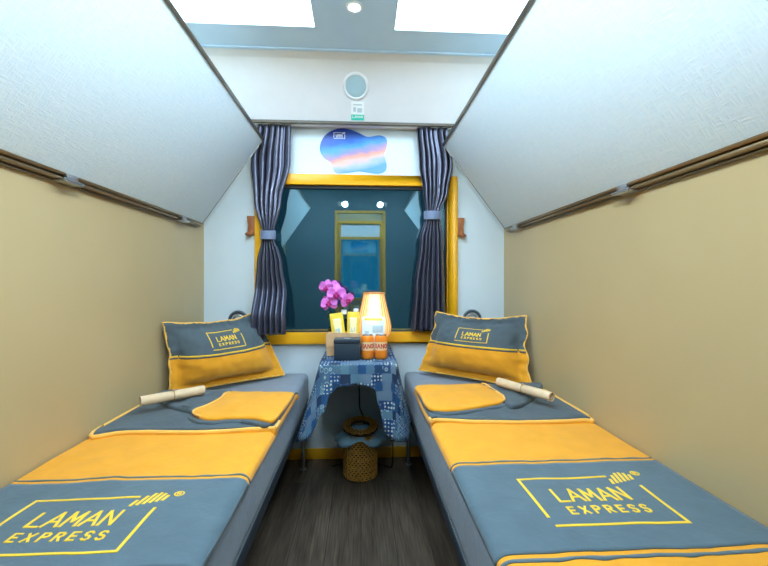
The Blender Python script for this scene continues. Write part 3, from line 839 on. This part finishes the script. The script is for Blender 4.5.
# wooden hooks and ring fittings on the back wall
for x, sg, w_ in ((-.666, -1, 'left'), (.622, 1, 'right')):
    z0 = 1.372
    t = thing('coat_hook', (x, YB, z0), 'brown wooden coat hook beside the %s curtain' % w_, 'coat hook', 'wooden wall hooks')
    pl = [(-.024, .012), (-.020, .07), (-.028, .124), (.026, .124), (.020, .07), (.024, .012)]
    build('back_plate', MB().prism([(x+sg*a*-1, z0+b) for a, b in pl], lambda a, b: Vector((a, YB, b)), lambda a, b: Vector((a, YB-.026, b))), M['wood'], t, bevel=.003)
    build('peg', MB().tube(smooth_open([(x-sg*.002, YB-.012, z0+.05), (x, YB-.02, z0+.022), (x+sg*.008, YB-.035, z0+.010), (x+sg*.018, YB-.045, z0+.010), (x+sg*.024, YB-.05, z0+.018)], 4), [.011]*17, 10), M['wood'], t)
for x, w_ in ((-.748, 'left'), (.700, 'right')):
    c = Vector((x, YB, .86)); rt = Matrix.Rotation(PI/2, 3, 'X')
    t = thing('ring_fitting', c, 'round grey ring-shaped wall fitting behind the %s pillow' % w_, 'wall fitting', 'ring wall fittings')
    build('outer_ring', MB().tube([c+Vector((.052*cos(q), -.012, .052*sin(q))) for q in [2*PI*k/40 for k in range(40)]], .009, 10, closed=True), M['ringgrey'], t)
    build('inner_ring', MB().tube([c+Vector((.030*cos(q), -.012, .030*sin(q))) for q in [2*PI*k/32 for k in range(32)]], .006, 10, closed=True), M['steel'], t)
    build('back_plate', MB().lathe([(0, .006), (.045, .006), (.050, .002), (.050, 0)], c, 36, axis=rt), M['white_plastic'], t)

# ------------------------------------------------------------------ table and cloth
ZT = .696; TX0, TX1, TY0 = -.198, .176, 1.945
t = thing('window_table', ((TX0+TX1)/2, 2.2, 0), 'small wall-mounted table under the window, hidden by a patchwork cloth', 'table')
build('tabletop', box(TX0, TX1, TY0, YB-.012, ZT-.025, ZT), M['backwall'], t, bevel=.006)
build('bracket', MB().box(-.03, .02, 2.25, YB-.012, ZT-.06, ZT-.025).box(-.03, .02, YB-.05, YB-.012, .46, ZT-.06), M['alu'], t, bevel=.003)

def make_cloth():
    mb = MB(); mb.uv = []
    zt = ZT+.003; R = .03
    nx, ny = 36, 44
    x0, x1, y0, y1 = TX0-.003, TX1+.003, TY0-.003, YB-.014
    # perimeter: left side from back to front, front, right side to back, with rounded corners
    per = []
    def addp(x, y, ox, oy): per.append((x, y, ox, oy))
    for i in range(24): addp(x0, y1+(y0+R-y1)*i/23, -1, 0)
    for i in range(1, 14):
        q = PI+PI/2*i/14; addp(x0+R+R*cos(q), y0+R+R*sin(q), cos(q), sin(q))
    for i in range(33): addp(x0+R+(x1-x0-2*R)*i/32, y0, 0, -1)
    for i in range(1, 14):
        q = -PI/2+PI/2*i/14; addp(x1-R+R*cos(q), y0+R+R*sin(q), cos(q), sin(q))
    for i in range(24): addp(x1, y0+R+(y1-y0-R)*i/23, 1, 0)
    n = len(per)
    arc = [0]
    for a, b in zip(per, per[1:]): arc.append(arc[-1]+math.hypot(b[0]-a[0], b[1]-a[1]))
    # top: fan of rows from a centre line to the perimeter
    cxm = (x0+x1)/2
    rows = []
    for s in (0, .25, .5, .75, .93):
        rows.append([(cxm+(p[0]-cxm)*s, max(y0+.1, min(y1, p[1]))*(1-s)+p[1]*s, zt+.0015*nz(p[0]*s*20, p[1]*9)) for p in per])
    uvr = [[(p[0], p[1]) for p in r] for r in rows]
    sA = arc[23]; sB = arc[36]; sC = arc[69]; sD = arc[82]; tot = arc[-1]
    # hem drop along the perimeter
    D = [(0, .27), (sA*.6, .30), (sA-.03, .345), (sA+.008, .362), (sA+.03, .33), (sB, .215), (sB+.03, .135), (sB+.08, .10), (sB+.15, .098), (sC-.12, .10), (sC-.085, .115), (sC-.065, .20), (sC-.03, .335), ((sC+sD)/2, .36), (sD+.03, .315), (sD+.2, .29), (tot, .26)]
    Fl = [(0, .06), (sA*.7, .075), (sA, .105), ((sA+sB)/2, .125), (sB, .07), (sB+.04, .03), (sB+.12, .022), (sC-.12, .022), (sC-.07, .03), (sC-.03, .045), ((sC+sD)/2, .070), (sD+.03, .066), (sD+.2, .06), (tot, .05)]
    for k in range(0, 15):
        q = k/14; r = []; ur = []
        for p, s in zip(per, arc):
            d = interp(D, s)*q; fl = interp(Fl, s)*(q**1.15)
            wv = .010*sin(s*58+1)*q*(1 if (s > sB+.02 and s < sC-.1) else .7)
            rnd = .004*(1-math.exp(-q*18))
            x = p[0]+p[2]*(fl+wv+rnd); y = p[1]+p[3]*(fl+wv+rnd)
            z = zt-d
            if z < ZB+.05: x = max(-.312, min(.262, x))
            y = min(y, YB-.018)
            r.append((x, y, z)); ur.append((p[0]+p[2]*d*.9+.0*s, p[1]+p[3]*d*.9 if abs(p[3]) > .01 else p[1]))
        rows.append(r); uvr.append(ur)
    mb.grid(rows); mb.uv = [u for r in uvr for u in r]
    return mb
tc = build('tablecloth', make_cloth(), M['cloth'], None, loc=((TX0+TX1)/2, 2.2, .32), fixn=True, solid=.002, sharp=2)
setp(tc, 'blue indigo patchwork tablecloth draped over the small window table', 'tablecloth')
ZI = ZT+.0065                                             # top of the cloth

# drink cans
for x, w_ in ((.034, 'left'), (.102, 'right')):
    c = (x, 2.055, ZI)
    t = thing('drink_can', c, 'orange beer can with pale band, the %s one of the pair' % w_, 'can', 'orange drink cans')
    prof = [(0, .006), (.022, .004), (.025, 0), (.029, .005), (.0328, .014)]
    build('body', MB().lathe(prof+[(.0328, .045)], c, 40, 0).lathe([(.0328, .045), (.0328, .088)], c, 40, 1).lathe([(.0328, .088), (.0328, .106), (.031, .112), (.0275, .119)], c, 40, 0), [M['can_orange'], M['can_pale']], t)
    build('lid', MB().lathe([(.0275, .119), (.0272, .1225), (.0262, .1225), (.0255, .119), (.012, .1185), (0, .1185)], c, 40), M['can_lid'], t)
    tx = MB()
    text(tx, 'HANOI', -.036, .036, .057, .077, .0042, lambda a, b, h: Vector((c[0]+(.0330+h)*sin(a/.033), c[1]-(.0330+h)*cos(a/.033), c[2]+b)), .0004, .4)
    build('lettering', tx, M['red_print'], t, smooth=False)

# dark box and kraft box
t = thing('tissue_box', (-.07, 2.07, ZI), 'dark navy box in front of the kraft box on the table', 'box')
build('body', box(-.135, -.006, 2.012, 2.105, ZI, ZI+.082), M['navy_box'], t, bevel=.003)
build('lid', box(-.137, -.004, 2.010, 2.107, ZI+.083, ZI+.104), M['navy_box'], t, bevel=.004)
build('slot', box(-.085, -.055, 2.05, 2.062, ZI+.103, ZI+.1045), M['print_grey'], t, smooth=False)  # pale strip painted as the highlight on the lid
t = thing('kraft_box', (-.1, 2.2, ZI), 'open brown kraft cardboard box holding yellow sachets', 'box')
kb = MB(); x0, x1, y0, y1, h_ = -.182, -.006, 2.135, 2.262, .112
kb.box(x0, x1, y0, y1, ZI, ZI+.004)
kb.box(x0, x0+.004, y0, y1, ZI+.004, ZI+h_).box(x1-.004, x1, y0, y1, ZI+.004, ZI+h_).box(x0+.004, x1-.004, y0, y0+.004, ZI+.004, ZI+h_).box(x0+.004, x1-.004, y1-.004, y1, ZI+.004, ZI+h_)
build('tray', kb, M['kraft'], t, smooth=False)
fl = MB(); fl.prism([(x0-.003, .046), (x1+.003, .046), (x1+.003, .118), (x0+.012, .126), (x0-.003, .116)], lambda a, b: Vector((a, y0-.001, ZI+b)), lambda a, b: Vector((a, y0-.005, ZI+b)))
build('sleeve', fl, M['kraft'], t, smooth=False)

def packet(name, cx, cy, zb, w, h, tilt, mat, label, cat, group, lean=.12, pts=None, thick=.012):
    t = thing(name, (cx, cy, zb), label, cat, group)
    rt = Matrix.Rotation(tilt, 3, 'Y') @ Matrix.Rotation(-lean, 3, 'X')
    def P(u, v, s, hh=0):
        e = (1-abs(2*u-1)**3)*(1-abs(2*v-1)**4)
        p = Vector(((u-.5)*w, s*(.0008+thick/2*e+hh)+.0015*nz(u*5, v*7, cx*40), v*h))
        return Vector((cx, cy, zb))+rt @ p
    nu, nv = 14, 20; mb = MB()
    for s in (-1, 1):
        mb.grid([[P(i/nu, j/nv, s) for i in range(nu+1)] for j in range(nv+1)], 0)
    per = [(i/nu, 0) for i in range(nu)]+[(1, j/nv) for j in range(nv)]+[(1-i/nu, 1) for i in range(nu)]+[(0, 1-j/nv) for j in range(nv)]
    mb.grid([[P(u, v, s) for u, v in per] for s in (-1, 1)], 0, True)
    build('pouch', mb, mat, t)
    for nm, m_, (u0, u1, v0, v1) in pts or []:
        build(nm, MB().grid([[P(u0+(u1-u0)*i/8, v0+(v1-v0)*j/10, -1, .0006) for i in range(9)] for j in range(11)]), m_, t, solid=.0006)
    return t
pr = [('front_print', M['sachet_print'], (.2, .8, .42, .86)), ('blue_mark', M['print_grey'], (.34, .66, .5, .62))]
packet('coffee_sachet', -.108, 2.185, ZI+.006, .072, .218, -.13, M['sachet'], 'yellow sachet standing in the kraft box, nearest the orchid', 'sachet', 'yellow sachets', .05, pr)
packet('coffee_sachet', -.046, 2.20, ZI+.006, .066, .222, .02, M['sachet'], 'yellow sachet standing in the kraft box, nearest the lamp', 'sachet', 'yellow sachets', .05, pr)
packet('snack_packet', .064, 2.125, ZI+.001, .122, .205, .02, M['packet'], 'white packet with yellow top standing between cans and lamp', 'packet', None, .12,
       [('top_band', M['packet_top'], (.1, .86, .90, .97)), ('print', M['print_grey'], (.12, .3, .55, .64)), ('print', M['print_grey'], (.45, .9, .6, .78))], .03)

# two water bottles behind the sachets
for x, w_ in ((-.098, 'nearer the orchid'), (-.030, 'nearer the lamp')):
    c = (x, 2.315 if x < -.05 else 2.40, ZI)
    t = thing('water_bottle', c, 'clear water bottle with white cap behind the sachets, %s' % w_, 'bottle', 'water bottles')
    build('body', MB().lathe([(0, .003), (.024, 0), (.029, .008), (.029, .06), (.027, .07), (.029, .08), (.029, .15), (.024, .175), (.014, .195), (.013, .215)], c, 28), M['clear'], t)
    build('cap', MB().lathe([(.0135, .207), (.016, .207), (.016, .229), (.0145, .232), (0, .232)], c, 24), M['white_plastic'], t)

# table lamp with petal-like bamboo shade
c = Vector((.075, 2.32, ZI))
t = thing('table_lamp', c, 'glowing orange bamboo table lamp on the patchwork cloth', 'lamp')
prof = [(.058, .327), (.062, .30), (.073, .25), (.085, .20), (.094, .16), (.098, .13), (.095, .10), (.083, .077), (.064, .062)]
build('base', MB().lathe([(0, 0), (.055, 0), (.055, .01), (.03, .02), (.014, .03), (.012, .06), (.05, .064), (.05, .06)], c, 32), M['rib'], t)
pet = MB()
for k in range(2):
    a = k*PI
    fine = smooth_open([Vector((r, 0, z)) for r, z in prof], 4)
    rows = []
    for p in fine:
        hw = .98+.42*max(0, min(1, (.15-p.z)/.09))
        rows.append([c+Vector((p.x*cos(a+hw*s), p.x*sin(a+hw*s), p.z)) for s in [q/10-1 for q in range(21)]])
    pet.grid(rows)
build('shade', pet, M['lamp_shade'], t, fixn=False, solid=.002)
rb = MB()
for k in range(2):
    for s in (-1.0, -.75, -.5, -.25, 0, .25, .5, .75, 1.0):
        a = k*PI+s
        rb.tube([c+Vector(((p.x+.002)*cos(a), (p.x+.002)*sin(a), p.z)) for p in smooth_open([Vector((r, 0, z)) for r, z in prof], 3)], .0016, 6)
for r, z in ((.061, .326), (.064, .062)):
    rb.tube([c+Vector((r*cos(q), r*sin(q), z)) for q in [2*PI*k/36 for k in range(36)]], .004, 8, closed=True)
build('ribs', rb, M['rib'], t)
build('liner', MB().lathe([(.050, .066), (.066, .08), (.076, .10), (.079, .13), (.076, .16), (.069, .20), (.060, .25), (.052, .30), (.050, .322)], c, 32), M['lamp_core'], t, solid=.001)
pl = bpy.data.lights.new('lamp_bulb', 'POINT'); pl.energy = .7; pl.color = (1, .72, .42); pl.shadow_soft_size = .02
po = bpy.data.objects.new('lamp_bulb', pl); COL.objects.link(po); po.parent = t; po.location = (0, 0, .2)

# orchid
c = Vector((-.152, 2.42, ZI))
t = thing('potted_orchid', c, 'pink orchid in a dark pot at the window end of the table', 'orchid')
build('pot', MB().lathe([(0, 0), (.032, 0), (.042, .02), (.048, .07), (.044, .11), (.046, .118), (.040, .118), (.038, .10), (0, .10)], c, 32), M['pot'], t)
build('stem', MB().tube(smooth_open([c+Vector((0, 0, .10)), c+Vector((.03, -.01, .2)), c+Vector((.035, -.02, .30)), c+Vector((.0, -.03, .36)), c+Vector((-.045, -.04, .385))], 6), .003, 8).tube(smooth_open([c+Vector((.032, -.015, .24)), c+Vector((.06, -.02, .28)), c+Vector((.085, -.025, .29))], 5), .0025, 8), M['stem'], t)
for az, ln, up in ((2.6, .07, .06), (.4, .07, .05), (-1.9, .07, .02), (3.6, .06, .10)):
    rows = []
    for i in range(9):
        s = i/8; w = .020*sin(PI*min(1, s*.9+.1))
        p = c+Vector((cos(az)*ln*s, sin(az)*ln*s*.6, .11+up*sin(s*PI*.7)))
        sx = Vector((-sin(az), cos(az), 0))
        rows.append([p+sx*w*k+Vector((0, 0, .006*abs(k))) for k in (-1, -.5, 0, .5, 1)])
    build('leaf', MB().grid(rows), M['leaf'], t, fixn=False, solid=.002)
def flower(p, r, yaw, pitch, spin):
    rt = Matrix.Rotation(yaw, 3, 'Z') @ Matrix.Rotation(pitch, 3, 'X') @ Matrix.Rotation(spin, 3, 'Y')
    mb = MB()
    for k, (ang, ln, wd) in enumerate(((PI/2, 1, .42), (PI*7/6, .95, .40), (-PI/6, .95, .40), (.22, 1.0, .62), (PI-.22, 1.0, .62))):
        rows = []
        for i in range(9):
            s = i/8; w = wd*r*math.sqrt(max(0, 1-(2*(s*.95+.03)-1)**2))*(.7+.5*s)
            row = []
            for k2 in range(7):
                q = k2/3-1; a_ = s*ln*r*1.05
                x, z = cos(ang)*a_-sin(ang)*w*q, sin(ang)*a_+cos(ang)*w*q
                y = -.25*r*s*(1-s)-.10*r*q*q+(.012*r/.04*s*s if k < 3 else -.002)+.003*nz(s*4, q*2, k)
                row.append(p+rt @ Vector((x, y, z)))
            rows.append(row)
        mb.grid(rows)
    f = build('flower', mb, M['petal'], t, fixn=False, solid=.0012)
    lp = MB()
    for ang, ln in ((-PI/2, .52), (-PI/2-1.1, .42), (-PI/2+1.1, .42), (PI/2, .24)):
        pts = [p+rt @ Vector((cos(ang)*r*ln*s, -.006-.22*r*s, sin(ang)*r*ln*s)) for s in (0, .35, .7, 1)]
        lp.tube(pts, [.13*r, .19*r, .17*r, .04*r], 8)
    build('lip', lp, M['lip'], f)
for a in ((-.196, 2.31, 1.062, .044, -.3, .1, .2), (-.150, 2.345, 1.068, .034, .5, -.2, .9), (-.139, 2.28, 1.026, .052, .1, .05, 0), (-.180, 2.29, .972, .047, -.25, -.25, -.2), (-.080, 2.29, .990, .043, .6, .15, -.7)):
    flower(Vector(a[:3]), *a[3:])
for p, r in (((-.208, 2.31, 1.0), .012), ((-.09, 2.30, 1.02), .013)):
    pv = Vector(p); build('bud', MB().tube([pv+Vector((0, 0, -r)), pv+Vector((0, 0, -r*.5)), pv, pv+Vector((0, 0, r*.8)), pv+Vector((0, 0, r*1.2))], [.002, r*.75, r*.9, r*.55, .001], 10), M['lip'], t)

# ------------------------------------------------------------------ basket bin under the table
c = Vector((-.004, 2.275, 0)); R = .094; H = .245
t = thing('basket_bin', c, 'woven rattan waste basket on the floor under the table', 'waste basket')
build('core', MB().lathe([(0, .004), (R-.010, .004), (R-.006, .02), (R-.006, H), (R-.012, H), (R-.012, .02), (0, .012)], c, 40), M['rattan_dark'], t)  # dark inner shell; its colour stands for the shade behind the weave
wv = MB(); nh = 26
for d in (1, -1):
    for k in range(nh):
        pts = []
        for i in range(31):
            s = i/30; a = 2*PI*k/nh+d*s*2.0
            rr = R+.0022*sin(s*2.0*nh/2*2+ (0 if d > 0 else PI))
            pts.append(c+Vector((rr*cos(a), rr*sin(a), .006+(H-.006)*s)))
        wv.tube(pts, .0031, 5)
for i in range(22):
    z = .01+(H-.012)*i/21
    wv.tube([c+Vector(((R-.001)*cos(q), (R-.001)*sin(q), z)) for q in [2*PI*k/40 for k in range(40)]], .0021, 5, closed=True)
build('weave', wv, M['rattan'], t)
tilt = Matrix.Rotation(.16, 3, 'X')
lc = c+Vector((0, -.005, .272))
lid = MB(); lid.lathe([(.050, .006), (.054, .012), (.075, .014), (.096, .010), (.100, .002), (.096, -.005), (.06, -.004), (.051, 0), (.050, .006)], lc, 48, axis=tilt)
build('lid_ring', lid, M['rattan_dark'], t)
lw = MB()
for r_ in (.058, .066, .074, .082, .090, .097):
    lw.tube([lc+tilt @ Vector((r_*cos(q), r_*sin(q), .0135+.003*sin(q*14+r_*400))) for q in [2*PI*k/96 for k in range(96)]], .0030, 5, closed=True)
build('lid_weave', lw, M['rattan'], t)
b_ = MB(); rows = []
ext = lambda a: .104+.048*max(0, cos(a-.35))**2+.040*max(0, cos(a-PI-.15))**2+.006*sin(a*7)
drp = lambda a: .030+.045*max(0, cos(a+.35))**1.5+.040*max(0, cos(a-PI-.2))**1.5+.010*sin(a*5)+.02*max(0, -sin(a))*0
for s in (0, .2, .4, .6, .75, .88, 1):
    rows.append([c+Vector(((.048+(ext(a)-.048)*min(1, s*1.25))*cos(a), (.048+(ext(a)-.048)*min(1, s*1.25))*sin(a), .262-drp(a)*s**1.7+.006*nz(a*2, s*5))) for a in [2*PI*k/64 for k in range(64)]])
b_.grid(rows, 0, True)
b_.lathe([(.048, .262), (.044, .22), (.04, .19), (0, .185)], c, 64)
lb = build('bag_liner', b_, M['bag'], None, loc=tuple(c+Vector((0, 0, .19))), solid=.0015)
setp(lb, 'pale blue plastic bag lining the rattan waste basket', 'bag')

# power adapter and cable
t = thing('power_adapter', (.186, 2.33, .165), 'black plug adapter hanging on its cable at right of the basket', 'adapter')
build('adapter_body', box(.170, .203, 2.315, 2.345, .168, .240), M['black'], t, bevel=.004)
build('cable', MB().tube(smooth_open([(.150, 2.46, .66), (.165, 2.42, .5), (.183, 2.35, .32), (.186, 2.33, .238)], 8), .0035, 8).tube(smooth_open([(.186, 2.33, .170), (.186, 2.335, .08), (.180, 2.34, .012), (.15, 2.36, .005), (.10, 2.40, .005), (.02, 2.42, .005), (-.10, 2.41, .005), (-.17, 2.38, .005)], 8), .0035, 8).tube(smooth_open([(-.02, 2.470, .62), (-.01, 2.475, .40), (-.008, 2.478, .32), (.012, 2.478, .26), (.03, 2.476, .15), (.03, 2.46, .02), (.02, 2.42, .005)], 8), .004, 8), M['black'], t)

# ------------------------------------------------------------------ night outside, camera, colour
w = bpy.data.worlds.new('night'); S.world = w; w.use_nodes = True
nt = w.node_tree; bg = nt.nodes['Background']
tc_ = nt.nodes.new('ShaderNodeTexCoord'); sp = nt.nodes.new('ShaderNodeSeparateXYZ'); nt.links.new(tc_.outputs['Generated'], sp.inputs[0])
rp = nt.nodes.new('ShaderNodeValToRGB'); e = rp.color_ramp.elements
e[0].position = .0; e[0].color = (.006, .020, .028, 1); e[1].position = 1; e[1].color = (.012, .05, .075, 1)
mr = nt.nodes.new('ShaderNodeMapRange'); mr.inputs['From Min'].default_value = -.4; mr.inputs['From Max'].default_value = .4
nt.links.new(sp.outputs['Z'], mr.inputs['Value']); nt.links.new(mr.outputs[0], rp.inputs['Fac']); 
my = nt.nodes.new('ShaderNodeMapRange'); my.inputs['From Min'].default_value = .2; my.inputs['From Max'].default_value = -.5
mx = nt.nodes.new('ShaderNodeMix'); mx.data_type = 'RGBA'; mx.inputs[7].default_value = (.03, .42, .70, 1)
nt.links.new(sp.outputs['Y'], my.inputs['Value']); nt.links.new(my.outputs[0], mx.inputs['Factor']); nt.links.new(rp.outputs['Color'], mx.inputs[6]); nt.links.new(mx.outputs[2], bg.inputs['Color'])
bg.inputs['Strength'].default_value = 1.0

cd = bpy.data.cameras.new('camera'); cam = bpy.data.objects.new('camera', cd); COL.objects.link(cam)
cd.sensor_width = 36; cd.lens = 400/768*36; cd.clip_start = .02
cam.location = (0, 0, 1.1); cam.rotation_euler = (PI/2, 0, -math.atan(23/400))
cd.shift_y = -2/768
S.camera = cam
vs = S.view_settings
vs.view_transform = 'Standard'; vs.look = 'None'; vs.gamma = 1; vs.exposure = .27
vs.use_curve_mapping = False
